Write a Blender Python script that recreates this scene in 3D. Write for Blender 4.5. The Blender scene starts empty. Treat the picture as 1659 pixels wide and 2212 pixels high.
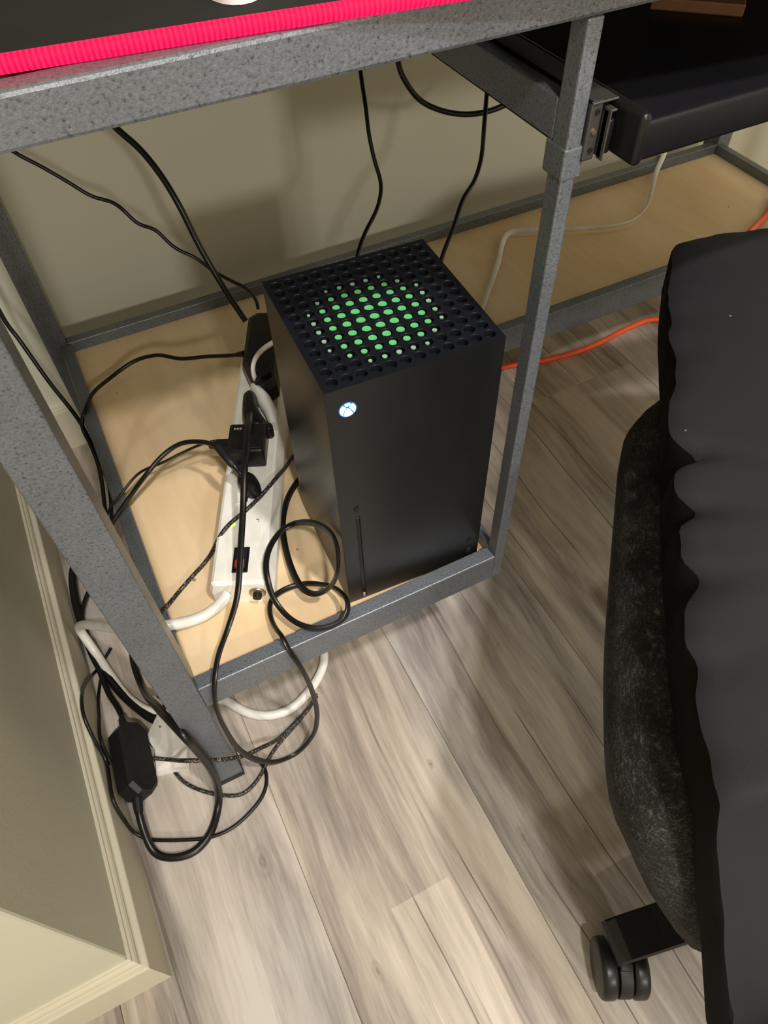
import bpy, bmesh, math, random
from mathutils import Vector, Matrix, noise

# ------------------------------------------------------------------ camera, world, lights, exposure
SC = bpy.context.scene
COL = SC.collection
S = 0.235                                   # height of the plywood shelf above the floor

cd = bpy.data.cameras.new('camera')
cam = bpy.data.objects.new('camera', cd)
COL.objects.link(cam)
cam.location = (-0.12515, -0.36834, 0.66023 + S)
cam.rotation_euler = (0.6564, 0.0254, -0.4636)
cd.sensor_fit = 'VERTICAL'
cd.sensor_height = 36.0
cd.lens = 1549.9 / 2212.0 * 36.0
cd.clip_start = 0.01
SC.camera = cam

W = bpy.data.worlds.new('world')
SC.world = W
W.use_nodes = True
W.node_tree.nodes['Background'].inputs[0].default_value = (1.0, 0.85, 0.60, 1)
W.node_tree.nodes['Background'].inputs[1].default_value = 0.88

def lamp(name, loc, energy, size, color, target=(0.1, 0.1, 0.2)):
    l = bpy.data.lights.new(name, 'AREA')
    l.shape = 'DISK'; l.size = size; l.energy = energy; l.color = color
    o = bpy.data.objects.new(name, l)
    o.location = loc
    o.rotation_euler = (Vector(target) - Vector(loc)).to_track_quat('-Z', 'Y').to_euler()
    COL.objects.link(o)
    return o

lamp('far_room_light', (-0.15, -4.0, 2.16), 47, 0.30, (1.0, 0.95, 0.86))
sp = bpy.data.lights.new('ceiling_light_narrowed', 'SPOT')          # steep ceiling lamp; narrow cone made up to keep light off lower left
sp.energy = 136; sp.shadow_soft_size = .055; sp.color = (1.0, 0.95, 0.93)
sp.spot_size = math.radians(31); sp.spot_blend = .75
so = bpy.data.objects.new('ceiling_light_narrowed', sp); so.location = (0.36, -0.95, 2.38)
so.rotation_euler = (Vector((0.25, 0.0, 0.1)) - Vector(so.location)).to_track_quat('-Z', 'Y').to_euler()
COL.objects.link(so)
lamp('ceiling_bulb_far', (-0.16, -1.38, 2.38), 29, 0.12, (1.0, 0.96, 0.93))

SC.view_settings.view_transform = 'Standard'
SC.view_settings.look = 'None'
SC.view_settings.gamma = 1
SC.view_settings.use_curve_mapping = False
SC.view_settings.exposure = 0.16

# ------------------------------------------------------------------ materials
class NT:
    def __init__(s, name):
        s.m = bpy.data.materials.new(name); s.m.use_nodes = True
        s.t = s.m.node_tree; s.b = s.t.nodes['Principled BSDF']
    def n(s, typ, **kw):
        x = s.t.nodes.new(typ)
        for k, v in kw.items():
            if k.startswith('i_'):
                x.inputs[int(k[2:])].default_value = v
            else:
                setattr(x, k, v)
        return x
    def l(s, a, b): s.t.links.new(a, b)
    def math(s, op, a, b=None, c=None, clamp=False):
        x = s.n('ShaderNodeMath', operation=op); x.use_clamp = clamp
        for i, v in enumerate((a, b, c)):
            if v is None: continue
            if isinstance(v, (int, float)): x.inputs[i].default_value = v
            else: s.l(v, x.inputs[i])
        return x.outputs[0]
    def mapv(s, vec, scale=(1, 1, 1), loc=(0, 0, 0)):
        x = s.n('ShaderNodeMapping'); s.l(vec, x.inputs[0])
        x.inputs['Scale'].default_value = scale; x.inputs['Location'].default_value = loc
        return x.outputs[0]
    def noise(s, vec, scale, detail=3, rough=.5, dist=0):
        x = s.n('ShaderNodeTexNoise'); s.l(vec, x.inputs['Vector'])
        x.inputs['Scale'].default_value = scale; x.inputs['Detail'].default_value = detail
        x.inputs['Roughness'].default_value = rough; x.inputs['Distortion'].default_value = dist
        return x.outputs[0]
    def ramp(s, fac, stops):
        x = s.n('ShaderNodeValToRGB'); s.l(fac, x.inputs[0])
        e = x.color_ramp.elements
        while len(e) < len(stops): e.new(.5)
        for i, (p, c) in enumerate(stops):
            e[i].position = p
            e[i].color = (c, c, c, 1) if isinstance(c, (int, float)) else (*c, 1)
        return x.outputs[0]
    def mix(s, fac, a, b, mode='MIX'):
        x = s.n('ShaderNodeMix', data_type='RGBA', blend_type=mode)
        for k, v in ((0, fac), (6, a), (7, b)):
            if isinstance(v, (int, float)): x.inputs[k].default_value = v
            elif isinstance(v, tuple): x.inputs[k].default_value = (*v, 1)
            else: s.l(v, x.inputs[k])
        return x.outputs[2]
    def bump(s, h, strength=.3, dist=.001):
        x = s.n('ShaderNodeBump'); s.l(h, x.inputs['Height'])
        x.inputs['Strength'].default_value = strength; x.inputs['Distance'].default_value = dist
        s.l(x.outputs[0], s.b.inputs['Normal'])
    def set(s, col=None, rough=None, metal=None, spec=None):
        if col is not None:
            if isinstance(col, tuple): s.b.inputs['Base Color'].default_value = (*col, 1)
            else: s.l(col, s.b.inputs['Base Color'])
        if rough is not None:
            if isinstance(rough, (int, float)): s.b.inputs['Roughness'].default_value = rough
            else: s.l(rough, s.b.inputs['Roughness'])
        if metal is not None: s.b.inputs['Metallic'].default_value = metal
        if spec is not None: s.b.inputs['Specular IOR Level'].default_value = spec
    def pos(s): return s.n('ShaderNodeNewGeometry').outputs['Position']
    def obj(s): return s.n('ShaderNodeTexCoord').outputs['Object']

def plain(name, col, rough=.5, metal=0, spec=.5, bump=None):
    t = NT(name); t.set(col, rough, metal, spec)
    p = t.obj()
    v = t.noise(p, 35, 3)
    t.set(t.mix(1.0, tuple(col), t.ramp(v, [(.3, .88), (.7, 1.1)]), 'MULTIPLY'))
    if bump:
        t.bump(t.noise(p, bump[0], 3), bump[1], bump[2])
    return t.m

def glow(name, col, strength, base=(0, 0, 0)):
    t = NT(name); t.set(base, .4)
    t.b.inputs['Emission Color'].default_value = (*col, 1)
    t.b.inputs['Emission Strength'].default_value = strength
    return t

M = {}
# hammered grey enamel of the steel frame
t = NT('grey_hammered_enamel'); p = t.pos()
n1 = t.noise(p, 520, 3, .6); n2 = t.noise(p, 1500, 2, .6); n3 = t.noise(p, 14, 2)
c = t.ramp(n1, [(.30, (.058, .063, .070)), (.40, (.128, .142, .160)), (.7, (.178, .196, .220))])
c = t.mix(1.0, c, t.ramp(n3, [(.3, .88), (.7, 1.1)]), 'MULTIPLY')
t.set(c, t.ramp(n2, [(.3, .28), (.7, .46)]), .45, .5)
t.bump(t.math('ADD', n1, t.math('MULTIPLY', n2, .5)), .45, .0006)
M['enamel'] = t.m

# vinyl floor planks
PW = 0.2185; PX0 = 0.068
t = NT('vinyl_plank'); p = t.pos()
rnd = t.n('ShaderNodeObjectInfo').outputs['Random']
sx = t.n('ShaderNodeSeparateXYZ'); t.l(p, sx.inputs[0]); X, Y = sx.outputs[0], sx.outputs[1]
wob = t.math('MULTIPLY', t.math('SUBTRACT', t.noise(t.mapv(p, (2, 1.1, 1)), 2.0, 2), .5), .045)
Xw = t.math('ADD', X, wob)
def cv(xs, ys, ox=0.0):
    c_ = t.n('ShaderNodeCombineXYZ')
    t.l(t.math('MULTIPLY', Xw, xs), c_.inputs[0]); t.l(t.math('MULTIPLY', Y, ys), c_.inputs[1])
    t.l(t.math('MULTIPLY_ADD', rnd, 37.0, ox), c_.inputs[2])
    return c_.outputs[0]
strip = t.math('FLOOR', t.math('MULTIPLY', t.math('SUBTRACT', X, PX0 - 10 * PW), 3 / PW))
sy = t.math('FLOOR', t.math('MULTIPLY_ADD', Y, 1.5, t.math('MULTIPLY', strip, .37)))
c3 = t.n('ShaderNodeCombineXYZ'); t.l(strip, c3.inputs[0]); t.l(sy, c3.inputs[1])
wn = t.n('ShaderNodeTexWhiteNoise'); t.l(c3.outputs[0], wn.inputs[0]); wv = wn.outputs[0]
big = t.noise(cv(7, 1.3), 1.0, 5, .6, .9)
mid = t.noise(cv(26, 2.6, 3), 1.0, 5, .65, .6)
fine = t.noise(cv(150, 9, 7), 1.0, 4, .7, .2)
lum = t.math('MULTIPLY_ADD', big, .66, t.math('MULTIPLY', mid, .38))
lum = t.math('MULTIPLY_ADD', t.math('SUBTRACT', wv, .5), .08, lum)
lum = t.math('MULTIPLY_ADD', t.math('SUBTRACT', fine, .5), .20, lum)
base = t.ramp(lum, [(.35, (.12, .105, .093)), (.445, (.235, .214, .196)), (.53, (.365, .338, .310)), (.63, (.50, .468, .43))])
hue = t.noise(cv(5, 1.0, 11), 1.0, 2)
base = t.mix(t.ramp(hue, [(.42, 0.0), (.62, .55)]), base, t.mix(1.0, base, (1.08, .96, .78), 'MULTIPLY'))
crk = t.noise(cv(75, 2.0, 19), 1.0, 3, .55, .25)
crm = t.noise(cv(6, 1.7, 23), 1.0, 2)
cr = t.math('MULTIPLY', t.ramp(crk, [(.650, 0.0), (.70, 1.0)]), t.ramp(crm, [(.44, 0.0), (.54, 1.0)]))
base = t.mix(t.math('MULTIPLY', cr, .6), base, (.07, .048, .03))
# dark print line along some of the strips
fr = t.math('FRACT', t.math('MULTIPLY', t.math('SUBTRACT', Xw, PX0 - 10 * PW - .006), 3 / PW))
ln = t.math('MULTIPLY', t.math('LESS_THAN', t.math('ABSOLUTE', t.math('SUBTRACT', fr, .5)), .011), t.ramp(t.noise(cv(3, 2.3, 31), 1, 2), [(.50, 0.0), (.56, .75)]))
base = t.mix(ln, base, (.075, .055, .038))
# printed knots where the photograph shows them
for kx, ky, kr, kl in [(-.192, -.13, .017, .55), (-.045, .035, .010, .5), (-.093, .062, .009, .5), (.098, -.243, .012, .55), (-.115, -.285, .012, .6), (.045, -.12, .006, .8), (.37, .02, .016, .45), (.20, -.02, .012, .35), (.165, -.27, .008, .7)]:
    dx = t.math('DIVIDE', t.math('SUBTRACT', Xw, kx), kr * .55)
    dy = t.math('DIVIDE', t.math('SUBTRACT', Y, ky), kr * 1.25)
    d = t.math('SQRT', t.math('ADD', t.math('MULTIPLY', dx, dx), t.math('MULTIPLY', dy, dy)))
    d2 = t.math('ADD', d, t.math('MULTIPLY', t.math('SUBTRACT', mid, .5), 1.3))
    ring = t.math('MULTIPLY_ADD', t.math('SINE', t.math('MULTIPLY', d2, 11.0)), .35, .65)
    f_ = t.math('MULTIPLY', t.ramp(t.math('MULTIPLY', d2, .6), [(.0, 1.0), (.25, .7), (.6, 0.0)]), t.math('MULTIPLY', ring, kl))
    base = t.mix(f_, base, (.12, .088, .062))
t.set(base, t.ramp(lum, [(.4, .5), (.65, .38)]), 0, .4)
t.bump(t.math('ADD', fine, t.math('MULTIPLY', cr, -.8)), .22, .0006)
M['plank'] = t.m

def ply():
    t = NT('birch_plywood'); p = t.pos()
    g = t.noise(t.mapv(p, (5.5, 1.6, 3)), 1.5, 5, .55, 1.2)
    f = t.noise(t.mapv(p, (30, 4, 3)), 3, 3)
    c = t.ramp(g, [(.32, (.645, .47, .265)), (.5, (.70, .53, .32)), (.7, (.745, .585, .38))])
    c = t.mix(.25, c, t.mix(1.0, c, t.ramp(f, [(.3, .85), (.7, 1.12)]), 'MULTIPLY'))
    sp = t.n('ShaderNodeTexVoronoi'); t.l(p, sp.inputs['Vector']); sp.inputs['Scale'].default_value = 17
    c = t.mix(t.ramp(sp.outputs['Distance'], [(.028, .8), (.045, 0.0)]), c, (.16, .10, .05))
    t.set(c, .42, 0, .4)
    t.bump(f, .05, .0004)
    return t.m
M['ply'] = ply()

def paint(name, col, bs=.22):
    t = NT(name); p = t.pos()
    n = t.noise(p, 140, 4, .55); b = t.noise(p, 3, 2)
    t.set(t.mix(1.0, tuple(col), t.ramp(b, [(.3, .95), (.7, 1.04)]), 'MULTIPLY'), .6, 0, .3)
    t.bump(n, bs, .0012)
    return t.m
M['wall'] = paint('cream_wall_paint', (.485, .475, .385))
M['trim'] = paint('cream_gloss_trim', (.49, .46, .36), .04)
M['black'] = plain('black_plastic', (.0065, .0062, .006), .34, 0, .3, bump=(700, .1, .0003))
M['soft'] = plain('soft_black_rubber', (.008, .0078, .0078), .5, 0, .3)
M['cable'] = plain('black_cable_jacket', (.0065, .0056, .005), .33, 0, .35)
M['console'] = plain('matte_charcoal_shell', (.0060, .0066, .0074), .36, 0, .38, bump=(1500, .12, .0002))
M['vent'] = plain('vent_plastic', (.0035, .0045, .0070), .5, 0, .3)
M['well'] = plain('vent_well', (.0012, .0014, .002), .7)
M['white'] = plain('white_cable_jacket', (.70, .68, .63), .32)
M['strip'] = plain('off_white_metal', (.78, .765, .69), .36, .0, bump=(300, .05, .0003))
M['paper'] = plain('white_paper', (.64, .62, .56), .75)
M['chrome'] = plain('worn_nickel', (.42, .36, .26), .3, .9)
M['steel'] = plain('zinc_plated_steel', (.13, .128, .122), .36, .8)
M['orange'] = plain('orange_vinyl_jacket', (.86, .105, .028), .4)
M['rocker'] = plain('red_rocker', (.5, .03, .02), .35)
M['tray'] = plain('black_laminate', (.006, .006, .0075), .42, 0, .2, bump=(900, .15, .0003))
M['mat'] = plain('black_cloth_mat', (.010, .0095, .009), .85, 0, .2, bump=(1600, .3, .0004))
M['pvc'] = plain('white_glossy_plastic', (.8, .79, .78), .25)
M['slot'] = plain('dark_slot', (.004, .004, .004), .5)
M['cardboard'] = plain('brown_wood_block', (.13, .052, .014), .55)
M['sub'] = plain('plank_core', (.13, .105, .08), .8)
M['cloth_shade'] = plain('charcoal_cloth_shaded', (.0042, .0034, .003), .9, 0, .1)  # darker cloth for the cover's side, its shade painted into the colour
M['mark'] = plain('grey_print', (.32, .31, .29), .5)
M['caulk'] = plain('dark_scuff', (.10, .09, .08), .7)
t = glow('green_indicator', (.45, 1.0, .04), 1.6, (.2, .6, .05)); M['led'] = t.m
t = glow('logo_light', (.50, .84, 1.0), 1.7); M['logo'] = t.m
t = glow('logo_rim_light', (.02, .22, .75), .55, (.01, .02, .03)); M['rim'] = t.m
t = NT('green_paint'); t.set((.105, .46, .155), .45); M['green'] = t.m
t = NT('pale_green_paint'); t.set((.22, .38, .25), .45); M['palegreen'] = t.m
t = glow('red_led_strip', (1.0, .012, .10), 1.15, (.05, .0, .0)); t.set(None, .7, 0, .1); p = t.obj()
wv_ = t.n('ShaderNodeTexWave'); wv_.bands_direction = 'X'; t.l(p, wv_.inputs[0]); wv_.inputs['Scale'].default_value = 130
t.l(t.ramp(wv_.outputs[1], [(.2, (.70, .003, .06)), (.8, (1.0, .018, .12))]), t.b.inputs['Emission Color'])
M['red'] = t.m
# braided jacket with pale flecks
t = NT('braided_cable_jacket'); p = t.pos()
n = t.noise(p, 520, 2, .6)
t.set(t.ramp(n, [(.57, (.0075, .0066, .0058)), (.62, (.24, .19, .13))]), .6)
M['braid'] = t.m
# woven upholstery
t = NT('woven_upholstery'); p = t.pos()
a = t.noise(t.mapv(p, (520, 520, 150)), 1.5, 2, .6); b = t.noise(t.mapv(p, (120, 120, 620)), 1.5, 2, .6)
k = t.noise(p, 26, 3, .6)
v = t.math('MAXIMUM', a, b)
c = t.ramp(v, [(.50, (.010, .010, .0095)), (.60, (.022, .022, .020)), (.70, (.058, .057, .050))])
c = t.mix(1.0, c, t.ramp(k, [(.35, .55), (.65, 1.6)]), 'MULTIPLY')
t.set(c, .85, 0, .25)
t.bump(v, .9, .0015)
M['weave'] = t.m
# smooth dark cloth
t = NT('charcoal_cloth'); p = t.pos()
n = t.noise(p, 850, 2, .6); k = t.noise(p, 9, 3)
c = t.mix(1.0, (.0118, .0112, .0135), t.ramp(k, [(.3, .85), (.7, 1.15)]), 'MULTIPLY')
fl_ = t.n('ShaderNodeTexVoronoi'); t.l(p, fl_.inputs['Vector']); fl_.inputs['Scale'].default_value = 26
c = t.mix(t.ramp(fl_.outputs['Distance'], [(.022, .6), (.035, 0.0)]), c, (.30, .30, .31))
t.set(c, .82, 0, .25); t.bump(n, .35, .0005)
M['cloth'] = t.m

# ------------------------------------------------------------------ mesh helpers
def link(name, bm, mat, parent=None, smooth=False):
    me = bpy.data.meshes.new(name)
    bmesh.ops.recalc_face_normals(bm, faces=bm.faces)
    bm.to_mesh(me); bm.free()
    me.materials.append(M[mat])
    if smooth:
        me.polygons.foreach_set('use_smooth', [True] * len(me.polygons))
        try: me.set_sharp_from_angle(angle=math.radians(40))
        except Exception: pass
    o = bpy.data.objects.new(name, me)
    COL.objects.link(o)
    if parent is not None: o.parent = parent; o.matrix_parent_inverse = parent.matrix_world.inverted() if False else Matrix.Identity(4)
    return o

def root(name, label, cat, group=None):
    o = bpy.data.objects.new(name, None); COL.objects.link(o)
    o.empty_display_size = .02
    return tag(o, label, cat, group)
def tag(o, label, cat, group=None):
    o['label'] = label; o['category'] = cat
    if group: o['group'] = group
    return o
def struct(o): o['kind'] = 'structure'; return o

def box(bm, lo, hi, bev=0.0, seg=2, mat=None):
    tmp = bmesh.new()
    bmesh.ops.create_cube(tmp, size=1)
    for v in tmp.verts:
        v.co = Vector([lo[i] + (v.co[i] + .5) * (hi[i] - lo[i]) for i in range(3)])
    if bev > 0:
        bmesh.ops.bevel(tmp, geom=list(tmp.edges), offset=bev, segments=seg, profile=.5, affect='EDGES')
    if mat is not None: tmp.transform(mat)
    me = bpy.data.meshes.new('t'); tmp.to_mesh(me); tmp.free()
    bm.from_mesh(me); bpy.data.meshes.remove(me)
    return bm

def cyl(bm, base, top, r, r2=None, n=24, bev=0.0):
    base, top = Vector(base), Vector(top); d = top - base
    q = Vector((0, 0, 1)).rotation_difference(d.normalized()).to_matrix().to_4x4()
    tmp = bmesh.new()
    bmesh.ops.create_cone(tmp, cap_ends=True, segments=n, radius1=r, radius2=r if r2 is None else r2, depth=d.length)
    if bev:
        ed = [e for e in tmp.edges if abs(e.verts[0].co.z - e.verts[1].co.z) < 1e-7]
        bmesh.ops.bevel(tmp, geom=ed, offset=bev, segments=3, profile=.5, affect='EDGES')
    tmp.transform(Matrix.Translation((base + top) / 2) @ q)
    me = bpy.data.meshes.new('t'); tmp.to_mesh(me); tmp.free()
    bm.from_mesh(me); bpy.data.meshes.remove(me)
    return bm

def spline(P, step=.004):
    P = [Vector(q) for q in P]
    P = [P[0] * 2 - P[1]] + P + [P[-1] * 2 - P[-2]]
    out = []
    for i in range(1, len(P) - 2):
        p0, p1, p2, p3 = P[i - 1:i + 3]
        # centripetal parametrisation keeps the loops free of kinks
        t0 = 0; t1 = max((p1 - p0).length, 1e-6) ** .5; t2 = t1 + max((p2 - p1).length, 1e-6) ** .5; t3 = t2 + max((p3 - p2).length, 1e-6) ** .5
        n = max(2, int((p2 - p1).length / step))
        for k in range(n):
            u = t1 + (t2 - t1) * k / n
            A1 = p0 * ((t1 - u) / (t1 - t0)) + p1 * ((u - t0) / (t1 - t0))
            A2 = p1 * ((t2 - u) / (t2 - t1)) + p2 * ((u - t1) / (t2 - t1))
            A3 = p2 * ((t3 - u) / (t3 - t2)) + p3 * ((u - t2) / (t3 - t2))
            B1 = A1 * ((t2 - u) / (t2 - t0)) + A2 * ((u - t0) / (t2 - t0))
            B2 = A2 * ((t3 - u) / (t3 - t1)) + A3 * ((u - t1) / (t3 - t1))
            out.append(B1 * ((t2 - u) / (t2 - t1)) + B2 * ((u - t1) / (t2 - t1)))
    out.append(P[-2])
    for _ in range(3):                                   # relax small wobbles
        out = [out[0]] + [(out[i - 1] + out[i] * 2 + out[i + 1]) / 4 for i in range(1, len(out) - 1)] + [out[-1]]
    return out

def sweep(P, r, n=10, r2=None, twist=0.0, step=.004):
    P = spline(P, step); bm = bmesh.new(); rings = []
    t0 = (P[1] - P[0]).normalized()
    nrm = t0.orthogonal().normalized()
    L = 0
    for i, q in enumerate(P):
        tt = (P[min(i + 1, len(P) - 1)] - P[max(i - 1, 0)])
        if tt.length < 1e-9: tt = t0
        tt.normalize()
        nrm = (nrm - tt * nrm.dot(tt))
        nrm = nrm.normalized() if nrm.length > 1e-6 else tt.orthogonal().normalized()
        bn = tt.cross(nrm)
        if i: L += (P[i] - P[i - 1]).length
        a0 = twist * L
        ring = []
        for k in range(n):
            a = 2 * math.pi * k / n
            x, y = r * math.cos(a), (r2 or r) * math.sin(a)
            X_ = x * math.cos(a0) - y * math.sin(a0); Y_ = x * math.sin(a0) + y * math.cos(a0)
            ring.append(bm.verts.new(q + nrm * X_ + bn * Y_))
        rings.append(ring)
    for A, B in zip(rings, rings[1:]):
        for k in range(n):
            bm.faces.new((A[k], A[(k + 1) % n], B[(k + 1) % n], B[k]))
    bm.faces.new(rings[0][::-1]); bm.faces.new(rings[-1])
    return bm

def loft(rings, cap=True):
    bm = bmesh.new(); R_ = [[bm.verts.new(q) for q in r] for r in rings]; n = len(R_[0])
    for A, B in zip(R_, R_[1:]):
        for k in range(n): bm.faces.new((A[k], A[(k + 1) % n], B[(k + 1) % n], B[k]))
    if cap: bm.faces.new(R_[0][::-1]); bm.faces.new(R_[-1])
    return bm

def prism(bm, pts, z0, z1, mat=None):
    a = [bm.verts.new(Vector((*q, z0))) for q in pts]; b = [bm.verts.new(Vector((*q, z1))) for q in pts]
    n = len(pts)
    bm.faces.new(a[::-1]); bm.faces.new(b)
    for k in range(n): bm.faces.new((a[k], a[(k + 1) % n], b[(k + 1) % n], b[k]))
    if mat is not None:
        for v in a + b: v.co = mat @ v.co
    return bm

def closed_curve(P, n):
    """n evenly spaced points on a closed smooth curve through P (2-D)."""
    Q = []
    m = len(P)
    for i in range(m):
        p0, p1, p2, p3 = [Vector((*P[(i + j - 1) % m], 0)) for j in range(4)]
        for k in range(12):
            u = k / 12
            Q.append(.5 * ((2 * p1) + (p2 - p0) * u + (2 * p0 - 5 * p1 + 4 * p2 - p3) * u * u + (3 * p1 - p0 - 3 * p2 + p3) * u ** 3))
    Ls = [0]
    for i in range(len(Q)): Ls.append(Ls[-1] + (Q[(i + 1) % len(Q)] - Q[i]).length)
    out = []; j = 0
    for k in range(n):
        d = Ls[-1] * k / n
        while Ls[j + 1] < d: j += 1
        f = (d - Ls[j]) / max(1e-9, Ls[j + 1] - Ls[j])
        out.append(Q[j % len(Q)].lerp(Q[(j + 1) % len(Q)], f))
    return out

# ------------------------------------------------------------------ the setting
YW = 0.645; XP = -0.328; YP = -0.177           # back wall, side face and front face of the wall on the left
bm = bmesh.new(); box(bm, (-1.4, -2.2, -.05), (2.3, YW + .1, -.0022))
floor = struct(link('floor', bm, 'sub'))
random.seed(4)
gap = .00022
mesh_cache = {}
ends = {}
for ci in range(-6, 9):
    x0 = PX0 + ci * PW; x1 = x0 + PW
    if x0 < -1.4 or x1 > 2.1: continue
    off = {2: .357, 1: .55, 0: .42, -1: .5, -2: .48, 3: .62}.get(ci, random.uniform(-.2, 1.0))
    y = off + 1.22
    while y > YW: y -= 1.22
    bounds = [YW]
    while y > -2.2: bounds.append(y); y -= 1.22
    bounds.append(-2.2)
    for ya, yb in zip(bounds, bounds[1:]):
        if ya - yb < .02: continue
        bm = bmesh.new()
        box(bm, (x0 + gap, yb + gap, -.003), (x1 - gap, ya - gap, 0), .0006, 1)
        link('plank', bm, 'plank', floor)

bm = bmesh.new(); box(bm, (XP - .01, YW, 0), (2.3, YW + .1, 2.4))
struct(link('wall_back', bm, 'wall'))
bm = bmesh.new(); box(bm, (-1.4, YP, 0), (XP, YW, 2.4), .0025, 2)
struct(link('wall_left', bm, 'wall'))

PROF = [(0, 0), (.0145, 0), (.0145, .0795), (.0138, .0812), (.0124, .0818), (.0085, .0822), (.0075, .0834), (.0072, .0868), (.0058, .0893), (.0036, .0910), (.0030, .0935), (.0012, .0945), (0, .0945)]
def skirting(name, path, normals):
    """profile swept along a mitred path; normals are the outward offsets at every path point."""
    rings = [[Vector((p_[0] + n_[0] * d, p_[1] + n_[1] * d, z)) for d, z in PROF] for p_, n_ in zip(path, normals)]
    return struct(link(name, loft(rings), 'trim'))
skirting('baseboard_left', [(-1.4, YP), (XP, YP), (XP, YW)], [(0, -1), (1, -1), (1, 0)])
skirting('baseboard_back', [(XP, YW), (2.3, YW)], [(0, -1), (0, -1)])

# ------------------------------------------------------------------ the desk
desk = root('desk', 'grey hammered steel desk with plywood lower shelf and black keyboard tray', 'desk')
F0 = -.0265
def bar(name, lo, hi, bev=.0012, label=None):
    bm = bmesh.new(); box(bm, lo, hi, bev, 2)
    o = link(name, bm, 'enamel', desk)
    if label: o['label'] = label
    return o
ZT = S + .0148; ZB = S - .0265                  # top and bottom of the shelf frame
ZD0 = S + .5175; ZD1 = S + .5405                # bottom and top of the desk frame
XR = 1.0
# four corner legs and the slim post beside the console
LEGS = [((-.2060, F0), (-.1725, .0099)), ((-.2075, .557), (-.1795, .590)), ((XR, .557), (XR + .031, .590)), ((XR, F0), (XR + .033, .0099))]
for a, b in LEGS:
    leg = bar('leg', (a[0], a[1], .004), (b[0], b[1], ZD0))
    bm = bmesh.new(); box(bm, (a[0] - .0008, a[1] - .0008, 0), (b[0] + .0008, b[1] + .0008, .012), .001, 2)
    link('foot_cap', bm, 'soft', leg)
bar('post', (.1618, F0, ZB), (.1726, -.0118, ZD0))
bar('post_bracket', (.1612, F0 - .0004, S + .4290), (.1762, -.0062, S + .4492), .0014)
# shelf frame
bar('shelf_rail', (-.1725, F0, ZB), (.1618, -.0107, ZT))
bar('shelf_rail', (-.1900, .0099, ZB), (-.1745, .557, ZT))
bar('shelf_rail', (-.1795, .557, ZB), (XR, .5715, ZT + .002))
bar('shelf_rail', (.1618, -.0118, ZB), (.1726, .309, ZT))
bar('shelf_rail', (.1726, .2935, S - .028), (XR, .309, ZT))
bar('shelf_rail', (XR, .2935, ZB), (XR + .0135, .557, ZT + .001))
# plywood
bm = bmesh.new()
pts = [(-.1745, -.0107), (.1618, -.0107), (.1618, .309), (XR, .309), (XR, .557), (-.1745, .557)]
prism(bm, pts, S - .012, S)
o = link('shelf_board', bm, 'ply', desk); o['label'] = 'L-shaped birch plywood shelf board'
# desk frame
bar('desk_rail', (-.2060, F0, ZD0), (XR + .033, -.0107, ZD1), .0022)
bar('desk_rail', (-.2060, -.0107, ZD0), (-.1900, .557, ZD1), .0022)
bar('desk_rail', (XR + .017, -.0107, ZD0), (XR + .033, .557, ZD1), .0022)
bar('desk_rail', (-.2060, .557, ZD0), (XR + .033, .573, ZD1), .0022)
bar('slide_support_rail', (.1618, -.0118, S + .4490), (.1726, .557, S + .4735))
bm = bmesh.new(); box(bm, (-.1900, -.0107, S + .5225), (XR + .017, .557, S + .5400), .0008, 1)
link('desktop', bm, 'tray', desk)
# keyboard tray with its slide
tray = bpy.data.objects.new('keyboard_tray', None); COL.objects.link(tray); tray.parent = desk
TX0, TX1, TY0, TY1 = .1945, .985, -.050, .255
bm = bmesh.new(); box(bm, (TX0, TY0, S + .4435), (TX1, TY1, S + .4590), .003, 3)
tp = link('tray_panel', bm, 'tray', tray, True)
bm = bmesh.new(); box(bm, (TX0 + .001, TY0 - .002, S + .4440), (TX1 - .001, TY0 + .006, S + .4672), .003, 3)
link('front_edge', bm, 'tray', tray, True)
bm = bmesh.new(); box(bm, (TX0 - .0045, TY0 - .0045, S + .4430), (TX0 + .0035, TY1, S + .4735), .0036, 4)
link('end_rim', bm, 'black', tray, True)
bm = bmesh.new(); box(bm, (TX1 - .0035, TY0 - .0045, S + .4430), (TX1 + .0045, TY1, S + .4735), .0036, 4)
link('end_rim', bm, 'black', tray, True)
def channel(x0, x1, y0, y1, z0, z1, th, open_right=True):
    bm = bmesh.new()
    box(bm, (x0, y0, z0), (x0 + th, y1, z1), .0003, 1)
    box(bm, (x0, y0, z1 - th), (x1, y1, z1), .0003, 1)
    box(bm, (x0, y0, z0), (x1, y1, z0 + th), .0003, 1)
    return bm
for sx_ in (0, 1):
    bm = channel(.1735, .1815, -.0285, .33, S + .4400, S + .4745, .0014)
    bm2 = bm
    if sx_:
        for v in bm2.verts: v.co.x = 1.1795 - v.co.x
    link('slide_channel', bm2, 'steel', tray)
    bm = bmesh.new()
    box(bm, (.1822, -.034, S + .4425), (.1840, .30, S + .4700), .0004, 1)
    box(bm, (.1822, -.034, S + .4685), (.1885, .30, S + .4700), .0004, 1)
    box(bm, (.1822, -.036, S + .4415), (.1832, -.030, S + .4710), .0003, 1)
    if sx_:
        for v in bm.verts: v.co.x = 1.1795 - v.co.x
    ch = link('slide_runner', bm, 'steel', tray)
bm = bmesh.new(); box(bm, (.1850, -.0335, S + .4440), (.1892, -.0290, S + .4640), .0012, 3)
link('slide_stop', bm, 'black', tray, True)
for yy, zz in ((-.0290, .4690), (-.0290, .4575), (-.0290, .4470)):
    bm = bmesh.new(); cyl(bm, (.1775, yy - .0012, S + zz), (.1775, yy + .004, S + zz), .0016, n=12)
    link('screw', bm, 'chrome' if zz == .4575 else 'slot', tray)
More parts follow.
